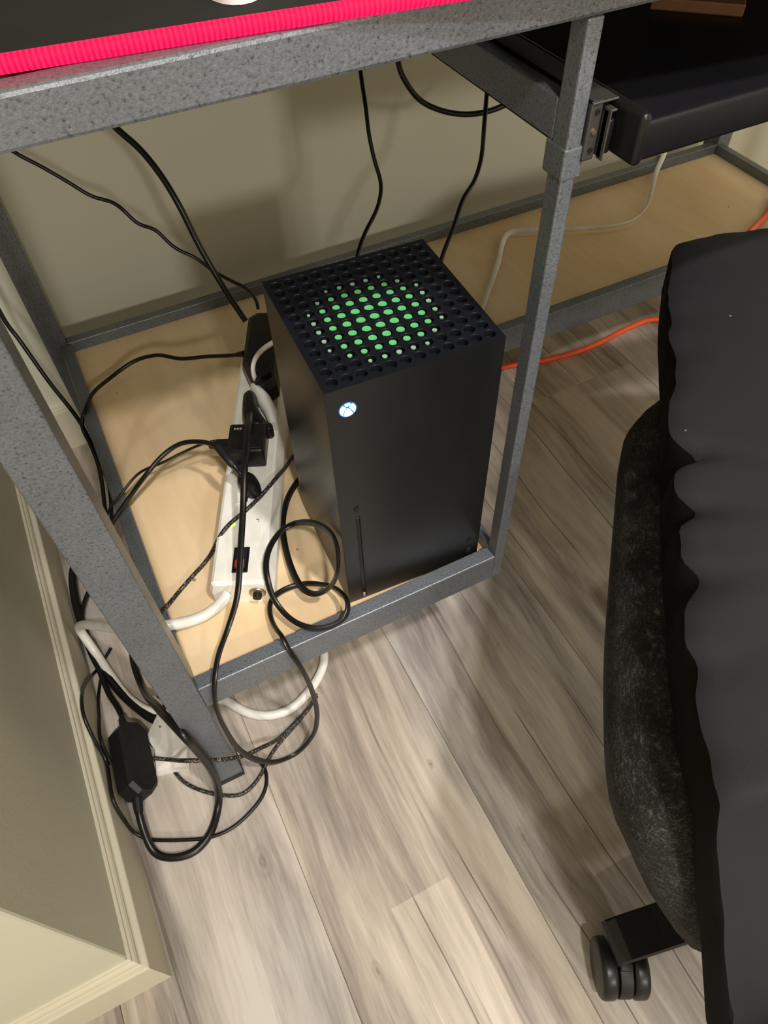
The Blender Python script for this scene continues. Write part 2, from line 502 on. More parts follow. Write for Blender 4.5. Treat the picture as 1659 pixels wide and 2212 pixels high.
bm = bmesh.new(); box(bm, (.1735, -.0300, S + .4730), (.1915, .120, S + .4744), .0004, 1); link('slide_cover', bm, 'steel', tray)
# the channel's front plate that carries the screws
bm = bmesh.new(); box(bm, (.1735, -.0292, S + .4410), (.1812, -.0282, S + .4740), .0003, 1)
link('slide_plate', bm, 'steel', tray)

# wooden block lying on the tray
bl = root('wood_block', 'brown wooden block lying on the black keyboard tray under the desk rail', 'block')
bl.location = (.372, .098, S + .459); bl.rotation_euler = (0, 0, math.radians(-45))
bm = bmesh.new(); box(bm, (-.036, -.026, 0), (.030, .026, .008), .001, 2)
link('board', bm, 'cardboard', bl)

# mat with a lit rim, on the desktop
mat = root('desk_mat', 'black desk mat with glowing red edge on the desktop', 'desk mat')
mat.location = (-.0457, -.0180, ZD1); mat.rotation_euler = (0, 0, math.radians(-7.4))
bm = bmesh.new(); box(bm, (-.115, .003, 0), (.70, .27, .0035), .001, 2)
link('mat_cloth', bm, 'mat', mat)
r_ = .0037
bm = sweep([(-.118, .27, r_), (-.118, .14, r_), (-.118, .012, r_), (-.116, .003, r_), (-.108, 0, r_), (0, 0, r_), (.35, 0, r_), (.69, 0, r_), (.700, .003, r_), (.703, .012, r_), (.703, .27, r_)], r_, 12, step=.01)
o = link('light_strip', bm, 'red', mat, True); o['label'] = 'glowing red light strip'
# mouse
mo = root('computer_mouse', 'white rounded computer mouse at the top edge on the black desk mat', 'mouse')
mo.location = (-.006, .0455, ZD1 + .0035); mo.rotation_euler = (0, 0, math.radians(-12))
def mouse_shell(z_top, sx_, sy_):
    rings = []
    for k in range(9):
        u = k / 8; a = u * math.pi / 2
        s_ = math.cos(a) ** .55 if k < 8 else .02
        rings.append([Vector((sx_ * s_ * math.cos(w) * (1 - .12 * math.sin(w)), sy_ * s_ * math.sin(w), .0002 + z_top * math.sin(a))) for w in [2 * math.pi * i / 28 for i in range(28)]])
    return loft(rings)
link('shell', mouse_shell(.030, .0175, .0430), 'pvc', mo, True)
bm = bmesh.new(); cyl(bm, (-.003, .018, .027), (.003, .018, .027), .006, n=20, bev=.001); link('scroll_wheel', bm, 'soft', mo, True)

# ------------------------------------------------------------------ the console
YAW = -.0539
con = root('game_console', 'tall black game console with round top vents, painted green inside', 'game console')
con.location = (0, 0, S); con.rotation_euler = (0, 0, YAW)
CW, CHh = .151, .301
bm = bmesh.new()
tmp = bmesh.new(); bmesh.ops.create_cube(tmp, size=1)
for v in tmp.verts: v.co = Vector(((v.co.x + .5) * CW, (v.co.y + .5) * CW, .003 + (v.co.z + .5) * (CHh - .003)))
bmesh.ops.bevel(tmp, geom=[e for e in tmp.edges if not all(v.co.z > .3 for v in e.verts)], offset=.0012, segments=2, profile=.5, affect='EDGES')
top = [f for f in tmp.faces if f.calc_center_median().z > CHh - 1e-4]
bmesh.ops.delete(tmp, geom=top, context='FACES')
me = bpy.data.meshes.new('t'); tmp.to_mesh(me); tmp.free(); bm.from_mesh(me)
link('body', bm, 'console', con, True)
bm = bmesh.new(); box(bm, (.012, .012, 0), (CW - .012, CW - .012, .0045), .001, 1); link('base_foot', bm, 'soft', con)
# vent: 12 x 12 round wells in a square plate
N = 12; pit = .012; mg = (CW - N * pit) / 2; rad = .0049; dep = .006
bm = bmesh.new()
def sq(a):
    c_, s_ = math.cos(a), math.sin(a); k_ = 1 / max(abs(c_), abs(s_)); return c_ * k_, s_ * k_
for i in range(N):
    for j in range(N):
        cx_, cy_ = mg + (i + .5) * pit, mg + (j + .5) * pit
        rr = rad
        o_ = []; a_ = []; b_ = []; c_r = []
        for k in range(16):
            w = 2 * math.pi * (k + .0) / 16
            qx, qy = sq(w)
            o_.append(bm.verts.new((cx_ + qx * pit / 2, cy_ + qy * pit / 2, CHh)))
            a_.append(bm.verts.new((cx_ + rr * math.cos(w), cy_ + rr * math.sin(w), CHh)))
            c_r.append(bm.verts.new((cx_ + rr * .93 * math.cos(w), cy_ + rr * .93 * math.sin(w), CHh - .0006)))
            b_.append(bm.verts.new((cx_ + rr * .9 * math.cos(w), cy_ + rr * .9 * math.sin(w), CHh - dep)))
        for k in range(16):
            k2 = (k + 1) % 16
            bm.faces.new((o_[k], o_[k2], a_[k2], a_[k])); bm.faces.new((a_[k], a_[k2], c_r[k2], c_r[k])); bm.faces.new((c_r[k], c_r[k2], b_[k2], b_[k]))
        bm.faces.new(b_)
for lo, hi in (((0, 0), (CW, mg)), ((0, CW - mg), (CW, CW)), ((0, mg), (mg, CW - mg)), ((CW - mg, mg), (CW, CW - mg))):
    vs = [bm.verts.new((x, y, CHh)) for x, y in ((lo[0], lo[1]), (hi[0], lo[1]), (hi[0], hi[1]), (lo[0], hi[1]))]
    bm.faces.new(vs)
bmesh.ops.remove_doubles(bm, verts=bm.verts, dist=1e-6)
vent = link('vent_grille', bm, 'vent', con)
dots = {}
gx, gy = VCX, VCY = (.0705, .0685)
for i in range(N):
    for j in range(N):
        cx_, cy_ = mg + (i + .5) * pit, mg + (j + .5) * pit
        d = math.hypot(cx_ - gx, cy_ - gy) / pit
        if d > 4.8: continue
        r__ = max(.0008, .0040 * max(0, 1 - (d / 5.0) ** 2) ** .6)
        key = round(r__, 4)
        if key not in dots:
            b2 = bmesh.new(); cyl(b2, (0, 0, -.0008), (0, 0, 0), r__, n=14)
            o = link('vent_dot', b2, 'green' if d < 3.9 else 'palegreen', con)
            dots[key] = o
        else:
            o = dots[key].copy(); COL.objects.link(o); o.parent = con
        # the wells drop towards the camera-side wall, so the painted floor shows low in each hole
        o.location = (cx_, cy_ , CHh - .0014 - .00045 * d * 0)
# front details: power button, eject button, disc slot, usb port, pair button
def front(px_, pz_, y=-.0004): return Vector((px_, y, pz_))
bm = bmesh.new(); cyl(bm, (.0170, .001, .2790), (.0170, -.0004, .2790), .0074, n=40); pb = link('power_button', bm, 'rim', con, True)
R0 = .0066
def arc(a0, a1, n=12): return [(math.cos(math.radians(a0 + (a1 - a0) * i / n)), math.sin(math.radians(a0 + (a1 - a0) * i / n))) for i in range(n + 1)]
pieces = [arc(68, 112, 8) + [(-.30, .62), (0, .50), (.30, .62)],
          arc(127, 224, 14) + [(-.60, -.42), (-.42, -.05), (-.16, .30), (-.36, .60)],
          [(-x, y) for x, y in (arc(127, 224, 14) + [(-.60, -.42), (-.42, -.05), (-.16, .30), (-.36, .60)])][::-1],
          arc(232, 308, 14) + [(.50, -.48), (.34, -.12), (.14, .16), (0, .26), (-.14, .16), (-.34, -.12), (-.50, -.48)]]
bm = bmesh.new()
for pc in pieces:
    vs = [bm.verts.new((.0170 + x * R0, -.0007, .2790 + y * R0)) for x, y in pc]
    vb = [bm.verts.new((.0170 + x * R0, -.0003, .2790 + y * R0)) for x, y in pc]
    bm.faces.new(vs)
    for k in range(len(vs)): bm.faces.new((vs[k], vs[(k + 1) % len(vs)], vb[(k + 1) % len(vs)], vb[k]))
bmesh.ops.triangulate(bm, faces=bm.faces)
lg = link('logo', bm, 'logo', pb); lg['label'] = 'glowing white round logo with a curved X'
bm = bmesh.new(); cyl(bm, (.0166, .0, .1560), (.0166, -.0008, .1560), .0024, n=20); link('eject_button', bm, 'well', con, True)
bm = bmesh.new(); box(bm, (.0152, -.0006, .006), (.0186, .001, .1435), .0003, 1); link('disc_slot', bm, 'slot', con)
bm = bmesh.new(); box(bm, (.0187, -.0011, .006), (.0194, .001, .1435), .0003, 1); link('slot_lip', bm, 'console', con)
bm = bmesh.new(); box(bm, (.0155, -.0012, .0075), (.0180, .0, .0150), .0003, 1); link('slot_tab', bm, 'mark', con)
bm = bmesh.new(); cyl(bm, (.1390, .0, .0362), (.1390, -.0008, .0362), .0024, n=20); link('pair_button', bm, 'well', con, True)
bm = bmesh.new(); box(bm, (.1365, -.0007, .0110), (.1415, .001, .0225), .0004, 1); link('usb_port', bm, 'slot', con)

# ------------------------------------------------------------------ the power strip (its own axes: +Y along it)
ps = root('power_strip', 'long white metal power strip beside the black console', 'power strip')
O2 = Vector((-.1211, .0701, S)); A2 = Vector((.42, .907, 0)).normalized()
ANG = math.atan2(A2.y, A2.x) - math.pi / 2
ps.location = O2; ps.rotation_euler = (0, 0, ANG)
PS = Matrix.Translation(O2) @ Matrix.Rotation(ANG, 4, 'Z')
SL = .395; SWd = .0525; SH = .0365
prof = [(-.004, 0), (-.0055, .004), (-.0055, .022), (-.002, .0345), (.001, SH), (SWd - .001, SH), (SWd + .002, .0345), (SWd + .0085, .018), (SWd + .0085, .003), (SWd + .007, 0)]
rings = [[Vector((x if 0 else (x * .92 + .002), y, z * .9)) for x, z in prof] for y in (-.0035,)] + [[Vector((x, y, z)) for x, z in prof] for y in (0, SL)] + [[Vector((x * .92 + .002, SL + .0035, z * .9)) for x, z in prof]]
link('housing', loft(rings), 'strip', ps)
for xx in (.0105, .0445):
    bm = bmesh.new(); box(bm, (xx, .004, SH), (xx + .0006, SL - .004, SH + .00035)); link('ridge', bm, 'strip', ps)
for sy_ in (.112, .176, .208, .262, .330):
    bm = bmesh.new(); box(bm, (.0135, sy_ - .012, SH), (.0395, sy_ + .012, SH + .0012), .0008, 1); ou = link('outlet', bm, 'strip', ps)
    bm = bmesh.new()
    for dx_, dy_ in ((.020, .003), (.033, .003), (.0265, -.006)): box(bm, (dx_ - .001, sy_ + dy_ - .0035, SH + .0010), (dx_ + .001, sy_ + dy_ + .0035, SH + .00135))
    link('slots', bm, 'slot', ou)
bm = bmesh.new(); box(bm, (.0190, .009, SH), (.0355, .0405, SH + .0022), .0006, 1); sw = link('switch_frame', bm, 'black', ps)
bm = bmesh.new(); box(bm, (.0215, .012, SH + .0015), (.0330, .0375, SH + .0050), .0012, 2, Matrix.Identity(4)); link('rocker', bm, 'soft', sw)
bm = bmesh.new(); box(bm, (.0222, .013, SH + .0048), (.0250, .0225, SH + .0054), .0002, 1); link('red_mark', bm, 'rocker', sw)
bm = bmesh.new(); box(bm, (.0300, .013, SH + .0048), (.0318, .0225, SH + .0054), .0002, 1); link('red_mark', bm, 'rocker', sw)
bm = bmesh.new(); cyl(bm, (.0140, .0725, SH - .001), (.0140, .0725, SH + .0012), .0026, n=16, bev=.0006); link('indicator_light', bm, 'led', ps, True)
bm = bmesh.new(); cyl(bm, (.0280, .105, SH - .001), (.0280, .105, SH + .0010), .0020, n=14); link('screw', bm, 'steel', ps, True)
bm = bmesh.new(); box(bm, (.039, .0775, SH), (.0425, .0783, SH + .0003)); box(bm, (.0415, .0745, SH), (.0425, .0762, SH + .0003)); link('scuff', bm, 'caulk', ps)
# reset button on the end face
bm = bmesh.new(); cyl(bm, (.0440, -.0030, .0185), (.0440, -.0062, .0185), .0088, n=28, bev=.0012); cy = link('reset_collar', bm, 'chrome', ps, True)
bm = bmesh.new(); cyl(bm, (.0440, -.0055, .0185), (.0440, -.0115, .0185), .0046, n=24, bev=.0008); link('reset_button', bm, 'soft', cy, True)

def on_strip(name, label, cat, group=None):
    o = root(name, label, cat, group); o.location = O2; o.rotation_euler = (0, 0, ANG); return o
# black power brick lying across the far end
bk = on_strip('power_brick', 'black power brick plugged in at the far end of the white power strip', 'power adapter')
rings = []
for z, i_ in ((SH + .0005, .003), (SH + .004, 0), (.060, 0), (.071, .0035), (.0735, .008)):
    x0, x1, y0, y1 = .007 + i_, .054 - i_, .258 + i_, .400 - i_
    k_ = .010
    rings.append([Vector(q + (z,)) for q in ((x0 + .020, y0), (x1 - k_, y0), (x1, y0 + k_), (x1, y1 - k_), (x1 - k_, y1), (x0 + k_, y1), (x0, y1 - k_), (x0, y0 + .050))])
link('case', loft(rings), 'black', bk)
# usb charger
uc = on_strip('usb_charger', 'black cube charger with usb plug, beside the round plugs on the strip', 'charger')
bm = bmesh.new(); box(bm, (.0035, .1530, SH + .0005), (.0455, .1970, SH + .030), .0032, 3); link('case', bm, 'black', uc, True)
for k_ in range(5):
    bm = bmesh.new(); x_ = .0095 + k_ * .0033 + (.0045 if k_ > 2 else 0)
    box(bm, (x_, .1865, SH + .0299), (x_ + .0023, .1893, SH + .03035)); link('print_mark', bm, 'mark', uc)
bm = bmesh.new(); box(bm, (.0290, .170, SH + .0299), (.0325, .1745, SH + .0303)); link('print_mark', bm, 'mark', uc)
bm = bmesh.new(); box(bm, (.025, .157, SH + .0298), (.043, .179, SH + .0306), .0004, 1); link('panel', bm, 'slot', uc)

# ------------------------------------------------------------------ cables
CABLES = {
 'monitor':(0.0036,[(-0.09,0.6,0.748),(-0.085,0.59,0.72),(-0.06,0.52,0.6),(-0.0382,0.46,0.5546),(-0.0214,0.4421,0.5341),(-0.01,0.4243,0.5117),(-0.0019,0.4064,0.4841),(0.0059,0.3886,0.4409),(0.0145,0.3707,0.4066),(0.0209,0.3529,0.3852),(0.0283,0.335,0.3641)]),
 'thin_wavy':(0.0022,[(-0.19,0.6,0.748),(-0.188,0.59,0.66),(-0.17,0.54,0.57),(-0.1432,0.5,0.5364),(-0.1209,0.493,0.5165),(-0.0999,0.486,0.4963),(-0.0818,0.479,0.4787),(-0.0624,0.472,0.4702),(-0.0547,0.465,0.4615),(-0.0442,0.458,0.4449),(-0.0287,0.451,0.4382),(-0.0204,0.444,0.4246),(-0.0112,0.437,0.4135),(0.0043,0.43,0.4033),(0.0208,0.423,0.383),(0.039,0.416,0.3667),(0.0554,0.409,0.3534),(0.0626,0.402,0.338),(0.0606,0.395,0.3305)]),
 'centre_drop':(0.0022,[(0.215,0.6,0.748),(0.213,0.585,0.69),(0.208,0.45,0.64),(0.2026,0.36,0.5983),(0.1987,0.3467,0.5864),(0.1956,0.3333,0.5698),(0.1918,0.32,0.5486),(0.1913,0.3067,0.5258),(0.1916,0.2933,0.507),(0.1796,0.28,0.4912),(0.1589,0.2667,0.4777),(0.1439,0.2533,0.468),(0.131,0.24,0.4467),(0.115,0.2,0.39),(0.1,0.166,0.36)]),
 'swag':(0.0031,[(0.25,0.6,0.748),(0.252,0.585,0.69),(0.258,0.45,0.64),(0.266,0.4,0.5824),(0.2661,0.395,0.5704),(0.2703,0.39,0.5597),(0.2852,0.385,0.5393),(0.3097,0.38,0.5246),(0.3379,0.375,0.5158),(0.3631,0.37,0.5143),(0.3866,0.365,0.5188),(0.4084,0.36,0.5302),(0.44,0.42,0.57),(0.46,0.58,0.68),(0.465,0.6,0.748)]),
 'right_drop':(0.0026,[(0.4,0.6,0.748),(0.398,0.58,0.7),(0.385,0.45,0.57),(0.3709,0.38,0.5407),(0.3601,0.3625,0.5293),(0.3486,0.345,0.5132),(0.3368,0.3275,0.4866),(0.3183,0.31,0.4719),(0.2932,0.2925,0.4648),(0.2721,0.275,0.4459),(0.2482,0.2575,0.425),(0.2303,0.24,0.402),(0.18,0.2,0.37),(0.135,0.162,0.345)]),
 'white_flat':(0.0042,[(0.915,0.615,0.006),(0.905,0.605,0.12),(0.897,0.592,0.24),(0.8901,0.575,0.2653),(0.8794,0.563,0.2614),(0.8556,0.5469,0.247),(0.8024,0.4966,0.2463),(0.7691,0.4652,0.2457),(0.726,0.4412,0.245),(0.6909,0.4382,0.2443),(0.6182,0.464,0.2437),(0.5579,0.4941,0.243),(0.5221,0.5074,0.2423),(0.5075,0.4983,0.2417),(0.4607,0.4444,0.241),(0.4021,0.3829,0.2403),(0.3856,0.365,0.2397),(0.3571,0.3348,0.239)]),
 'orange':(0.0052,[(0.4671,0.4661,0.005),(0.5083,0.4555,0.005),(0.579,0.4365,0.005),(0.6445,0.4265,0.005),(0.7093,0.428,0.005),(0.7697,0.436,0.005),(0.8377,0.4346,0.005),(0.87,0.4,0.006),(0.872,0.31,0.03),(0.85,0.268,0.12),(0.825,0.268,0.22),(0.82,0.295,0.257),(0.865,0.322,0.252),(0.913,0.345,0.243),(0.975,0.385,0.243)]),
 'bundle':(0.0027,[(-0.236,0.61,0.72),(-0.234,0.59,0.62),(-0.231,0.54,0.53),(-0.2309,0.5,0.3433),(-0.2271,0.495,0.3275),(-0.2223,0.48,0.3107),(-0.2124,0.45,0.2759),(-0.2032,0.43,0.2478),(-0.1977,0.41,0.2332),(-0.1951,0.38,0.2162),(-0.1947,0.36,0.1969),(-0.1943,0.34,0.1829),(-0.235,0.33,0.06),(-0.25,0.36,0.008)]),
 'brick_left':(0.0027,[(0.0217,0.3649,0.295),(0.0103,0.3814,0.285),(-0.0153,0.4066,0.275),(-0.0485,0.4285,0.268),(-0.0735,0.4599,0.261),(-0.1045,0.4719,0.254),(-0.1408,0.4632,0.247),(-0.1699,0.4356,0.253),(-0.1852,0.409,0.2535),(-0.1962,0.4,0.2415),(-0.1952,0.37,0.2258),(-0.1968,0.35,0.2063),(-0.24,0.33,0.05),(-0.25,0.35,0.006)]),
 'arc_thick':(0.0028,[(-0.0475,0.1597,0.3),(-0.0539,0.1709,0.315),(-0.0617,0.1975,0.323),(-0.0791,0.2227,0.316),(-0.0984,0.2356,0.309),(-0.1195,0.2341,0.302),(-0.1401,0.2247,0.295),(-0.162,0.2246,0.275),(-0.1828,0.217,0.262),(-0.1995,0.2067,0.254),(-0.215,0.2,0.2),(-0.23,0.2,0.06),(-0.24,0.22,0.008)]),
 'usb_thin':(0.0016,[(-0.0575,0.2352,0.295),(-0.0714,0.2356,0.297),(-0.0937,0.2398,0.291),(-0.1223,0.2409,0.285),(-0.1505,0.2481,0.275),(-0.1787,0.2367,0.263),(-0.1981,0.2282,0.254),(-0.213,0.22,0.2),(-0.225,0.23,0.06),(-0.235,0.25,0.006)]),
 'braided_shelf':(0.0023,[(0.0443,0.2338,0.239),(0.0227,0.2189,0.239),(0.0071,0.1962,0.253),(-0.0064,0.1755,0.269),(-0.016,0.1642,0.2755),(-0.0398,0.1485,0.2755),(-0.0663,0.1353,0.2755),(-0.0805,0.1299,0.2755),(-0.0906,0.1237,0.275),(-0.0997,0.1219,0.265),(-0.1103,0.1228,0.247),(-0.1204,0.1203,0.239),(-0.1355,0.1108,0.2395),(-0.1581,0.0958,0.24),(-0.1746,0.0793,0.247),(-0.1843,0.0706,0.253),(-0.2,0.066,0.22),(-0.215,0.075,0.1),(-0.225,0.09,0.02),(-0.24,0.12,0.005)]),
 'console_power':(0.003,[(0.024,0.1856,0.241),(0.0145,0.1793,0.241),(-0.0025,0.1643,0.241),(-0.0163,0.1448,0.241),(-0.0258,0.1257,0.241),(-0.0319,0.1055,0.241),(-0.0365,0.0837,0.243),(-0.0397,0.0575,0.247),(-0.0402,0.04,0.251),(-0.0383,0.0259,0.255),(-0.0332,0.0141,0.26),(-0.0255,0.0082,0.267),(-0.0199,0.002,0.28),(-0.0148,-0.0071,0.305),(-0.0116,-0.013,0.335),(-0.0074,-0.0065,0.35),(-0.0039,0.0119,0.345),(-0.0029,0.035,0.33),(-0.0061,0.0583,0.313),(-0.0118,0.0771,0.297),(-0.0207,0.0928,0.281),(-0.0332,0.093,0.279),(-0.048,0.082,0.281),(-0.0593,0.0696,0.281),(-0.0664,0.0562,0.28),(-0.0702,0.043,0.277),(-0.0718,0.0322,0.267),(-0.0709,0.023,0.259),(-0.0668,0.0088,0.254),(-0.06,-0.0064,0.255),(-0.0489,-0.0191,0.2565),(-0.0364,-0.0252,0.257),(-0.023,-0.0266,0.259),(-0.0124,-0.025,0.265),(-0.0067,-0.0156,0.267),(-0.0065,0.001,0.263),(-0.0116,0.0179,0.255),(-0.0219,0.0325,0.247),(-0.0344,0.0418,0.243),(-0.0503,0.0448,0.243),(-0.063,0.0426,0.245),(-0.0734,0.0365,0.247),(-0.0794,0.0254,0.247),(-0.0815,0.0125,0.247),(-0.0807,-0.0064,0.255),(-0.0796,-0.013,0.2585),(-0.0788,-0.0266,0.2535),(-0.0725,-0.034,0.2176),(-0.0672,-0.034,0.1508),(-0.0693,-0.034,0.0801),(-0.0805,-0.034,0.0337),(-0.1058,-0.034,0.0045),(-0.13,-0.036,0.0135),(-0.149,-0.038,0.048),(-0.1623,-0.038,0.0986),(-0.1655,-0.038,0.1617),(-0.1638,-0.036,0.2173),(-0.1558,-0.032,0.258),(-0.1442,-0.0115,0.265),(-0.1223,0.0149,0.27),(-0.1052,0.0316,0.285),(-0.0865,0.0665,0.3),(-0.0655,0.1089,0.315),(-0.0449,0.15,0.335),(-0.0262,0.1932,0.335),(-0.0107,0.2345,0.32)]),
 'white_power':(0.0059,[(-0.111,0.0598,0.255),(-0.1198,0.0544,0.253),(-0.1371,0.0531,0.245),(-0.1571,0.0531,0.245),(-0.1725,0.0513,0.254),(-0.1826,0.0525,0.2565),(-0.1901,0.0562,0.255),(-0.2163,0.0971,0.205),(-0.2548,0.1629,0.135),(-0.2913,0.2223,0.075),(-0.3026,0.2372,0.05),(-0.2989,0.2201,0.02),(-0.2885,0.1764,0.006),(-0.2744,0.1324,0.006),(-0.2567,0.1056,0.006),(-0.2356,0.0926,0.006),(-0.2126,0.0864,0.006),(-0.1816,0.0848,0.006),(-0.163,0.0738,0.006),(-0.1442,0.0457,0.006),(-0.1192,0.0273,0.006),(-0.0888,0.0229,0.006),(-0.0574,0.0354,0.006),(-0.0338,0.0529,0.006),(-0.0204,0.0727,0.006),(-0.018,0.12,0.006),(-0.03,0.25,0.006),(-0.01,0.42,0.006)]),
 'white_cord_strip':(0.0037,[(0.0199,0.3057,0.295),(0.0163,0.3019,0.31),(0.0173,0.3045,0.32),(0.0262,0.3151,0.325),(0.0389,0.3248,0.325),(0.0546,0.3362,0.32),(0.0711,0.3555,0.305),(0.075,0.25,0.28),(0.1,0.22,0.245),(0.2,0.3,0.24),(0.31,0.31,0.24),(0.351,0.33,0.239)]),
 'adapter_dc':(0.0046,[(-0.2935,0.004,0.02),(-0.2985,-0.014,0.013),(-0.3035,-0.028,0.008),(-0.3069,-0.0457,0.0065),(-0.2951,-0.0673,0.0065),(-0.2774,-0.0818,0.0065),(-0.254,-0.0865,0.0065),(-0.2309,-0.0757,0.0065),(-0.2126,-0.05,0.0065),(-0.204,-0.04,0.0358),(-0.1993,-0.039,0.0929),(-0.2013,-0.036,0.1473),(-0.2046,-0.033,0.1845),(-0.2129,-0.01,0.179),(-0.2257,0.03,0.143),(-0.2554,0.1438,0.0075),(-0.2562,0.1818,0.0075),(-0.2521,0.2031,0.0075)]),
 'floor_thick':(0.0061,[(-0.2632,0.406,0.014),(-0.2832,0.3877,0.014),(-0.298,0.3629,0.014),(-0.3047,0.3174,0.014),(-0.3052,0.2835,0.014),(-0.3053,0.2471,0.0065),(-0.2977,0.2038,0.0065),(-0.29,0.1695,0.0065),(-0.279,0.1381,0.0065),(-0.2648,0.1095,0.0065),(-0.2494,0.0869,0.0065),(-0.2411,0.0903,0.0065),(-0.2288,0.1052,0.0065)]),
 'floor_second':(0.0034,[(-0.2832,0.3179,0.016),(-0.2969,0.2948,0.016),(-0.306,0.258,0.016),(-0.304,0.2173,0.016),(-0.2997,0.1866,0.012),(-0.2963,0.148,0.012),(-0.29,0.1234,0.012),(-0.2879,0.1049,0.012),(-0.2876,0.086,0.024),(-0.28,0.094,0.027)]),
 'thin_loop':(0.0022,[(-0.2792,0.2196,0.003),(-0.3,0.1991,0.003),(-0.3105,0.1603,0.0452),(-0.3105,0.108,0.096),(-0.3105,0.0788,0.1045),(-0.3105,0.0572,0.0828),(-0.3105,0.0436,0.0552),(-0.3105,-0.0138,0.0686),(-0.3105,-0.0281,0.0417),(-0.3105,-0.0348,0.0088),(-0.3011,-0.0462,0.004),(-0.2821,-0.0576,0.004),(-0.2601,-0.0682,0.004),(-0.2352,-0.0785,0.004),(-0.2076,-0.0811,0.004),(-0.1784,-0.0726,0.004),(-0.1594,-0.0613,0.004),(-0.149,-0.045,0.004),(-0.1481,-0.0265,0.004),(-0.1637,-0.0075,0.004)]),
 'thin_inner':(0.0021,[(-0.296,0.1971,0.003),(-0.3102,0.1595,0.003),(-0.3105,0.1154,0.0298),(-0.3105,0.0688,0.0543),(-0.3105,0.0454,0.0338)]),
 'braided_floor':(0.0025,[(-0.269,0.0395,0.015),(-0.2491,0.0268,0.015),(-0.2173,-0.028,0.1142),(-0.2019,-0.034,0.1093),(-0.1845,-0.036,0.094),(-0.1632,-0.034,0.0725),(-0.1409,-0.028,0.0561),(-0.1131,-0.0083,0.012),(-0.0907,0.0004,0.012),(-0.0688,0.0099,0.012),(-0.0557,0.0133,0.035)]),
 'braided_second':(0.0023,[(-0.0563,0.0077,0.04),(-0.075,0.0098,0.004),(-0.0953,-0.0005,0.004),(-0.1226,-0.0134,0.004),(-0.1393,-0.0245,0.004),(-0.1576,-0.0406,0.004),(-0.1819,-0.0498,0.004),(-0.2051,-0.0398,0.004),(-0.2282,-0.0207,0.004),(-0.2429,-0.0021,0.004),(-0.2493,0.0163,0.004)]),
}

def cable(key, name, label, cat='cable', mat='cable', n=10, r2=None, twist=0.0, group=None):
    r, P = CABLES[key]
    o = root(name, label, cat, group)
    if key == 'console_power': r = .0034
    bm = sweep(P, r, n, r2, twist)
    link('cord', bm, mat, o, True)
    return o, P, r

def strain(o, P, r, i0=0, i1=1, L=.018, k=1.7, mat='soft', name='strain_relief'):
    a = Vector(P[i0]); b = Vector(P[i1]); d = (b - a).normalized()
    bm = bmesh.new(); cyl(bm, a - d * .004, a + d * L, r * k, r * 1.15, 16, 0)
    link(name, bm, mat, o, True)

def strip_mesh(fn):
    """build in strip axes, return a bmesh in world axes"""
    bm = bmesh.new(); fn(bm); bm.transform(PS); return bm

cable('monitor', 'power_cable', 'thick black cable falling behind the desk rail to the power brick', 'cable')
cable('thin_wavy', 'thin_cable', 'thin wavy black cable crossing the wall at upper left', 'cable')
cable('centre_drop', 'signal_cable', 'thin black cable hanging straight behind the console top, left of the other', 'cable')
cable('swag', 'looped_cable', 'black cable sagging in a U under the desk by the tray rail', 'cable')
cable('right_drop', 'network_cable', 'black cable falling from the side rail to the console back right corner', 'cable')
cable('bundle', 'hanging_cable', 'black cable running down outside the left edge of the shelf', 'cable')
cable('white_flat', 'flat_white_cable', 'flat white cable bent across the right plywood shelf', 'cable', 'white', 8, .0018, 6)
cable('orange', 'extension_cord', 'orange extension cord on the floor under the right shelf', 'cord', 'orange')
o, P, r = cable('brick_left', 'brick_cable', 'thin black cable from the power brick curving left over the plywood', 'cable')
strain(o, P, r, 0, 1, .012)

o, P, r = cable('arc_thick', 'thick_plug_cord', 'black cord arching from the lowest round plug to the left shelf rail', 'cord')
def f(bm):
    rr = []
    for z, s_ in ((SH + .0015, .85), (SH + .004, 1), (SH + .013, 1), (SH + .019, .86), (SH + .022, .5)):
        rr.append([Vector((.0295 + .0135 * s_ * math.cos(w), .1190 + .0135 * s_ * math.sin(w) - .006 * s_ * math.cos(w), z)) for w in [2 * math.pi * i / 24 for i in range(24)]])
    b = loft(rr); me = bpy.data.meshes.new('t'); b.to_mesh(me); b.free(); bm.from_mesh(me)
link('plug', strip_mesh(f), 'black', o, True)
bm = sweep([PS @ Vector((.027, .121, SH + .016)), PS @ Vector((.019, .136, SH + .026)), Vector(P[1]) + Vector((0, 0, -.001)), Vector(P[2])], r * 1.6, 12)
link('plug_neck', bm, 'soft', o, True)

o, P, r = cable('usb_thin', 'usb_cable', 'thin usb cable plugged into the left side of the cube charger', 'cable')
bm = strip_mesh(lambda b: (box(b, (-.0130, .1700, SH + .0120), (.0030, .1830, SH + .0200), .0010, 2), box(b, (-.0210, .1725, SH + .0135), (-.0130, .1805, SH + .0185), .0012, 2)))
link('plug', bm, 'black', o, True)

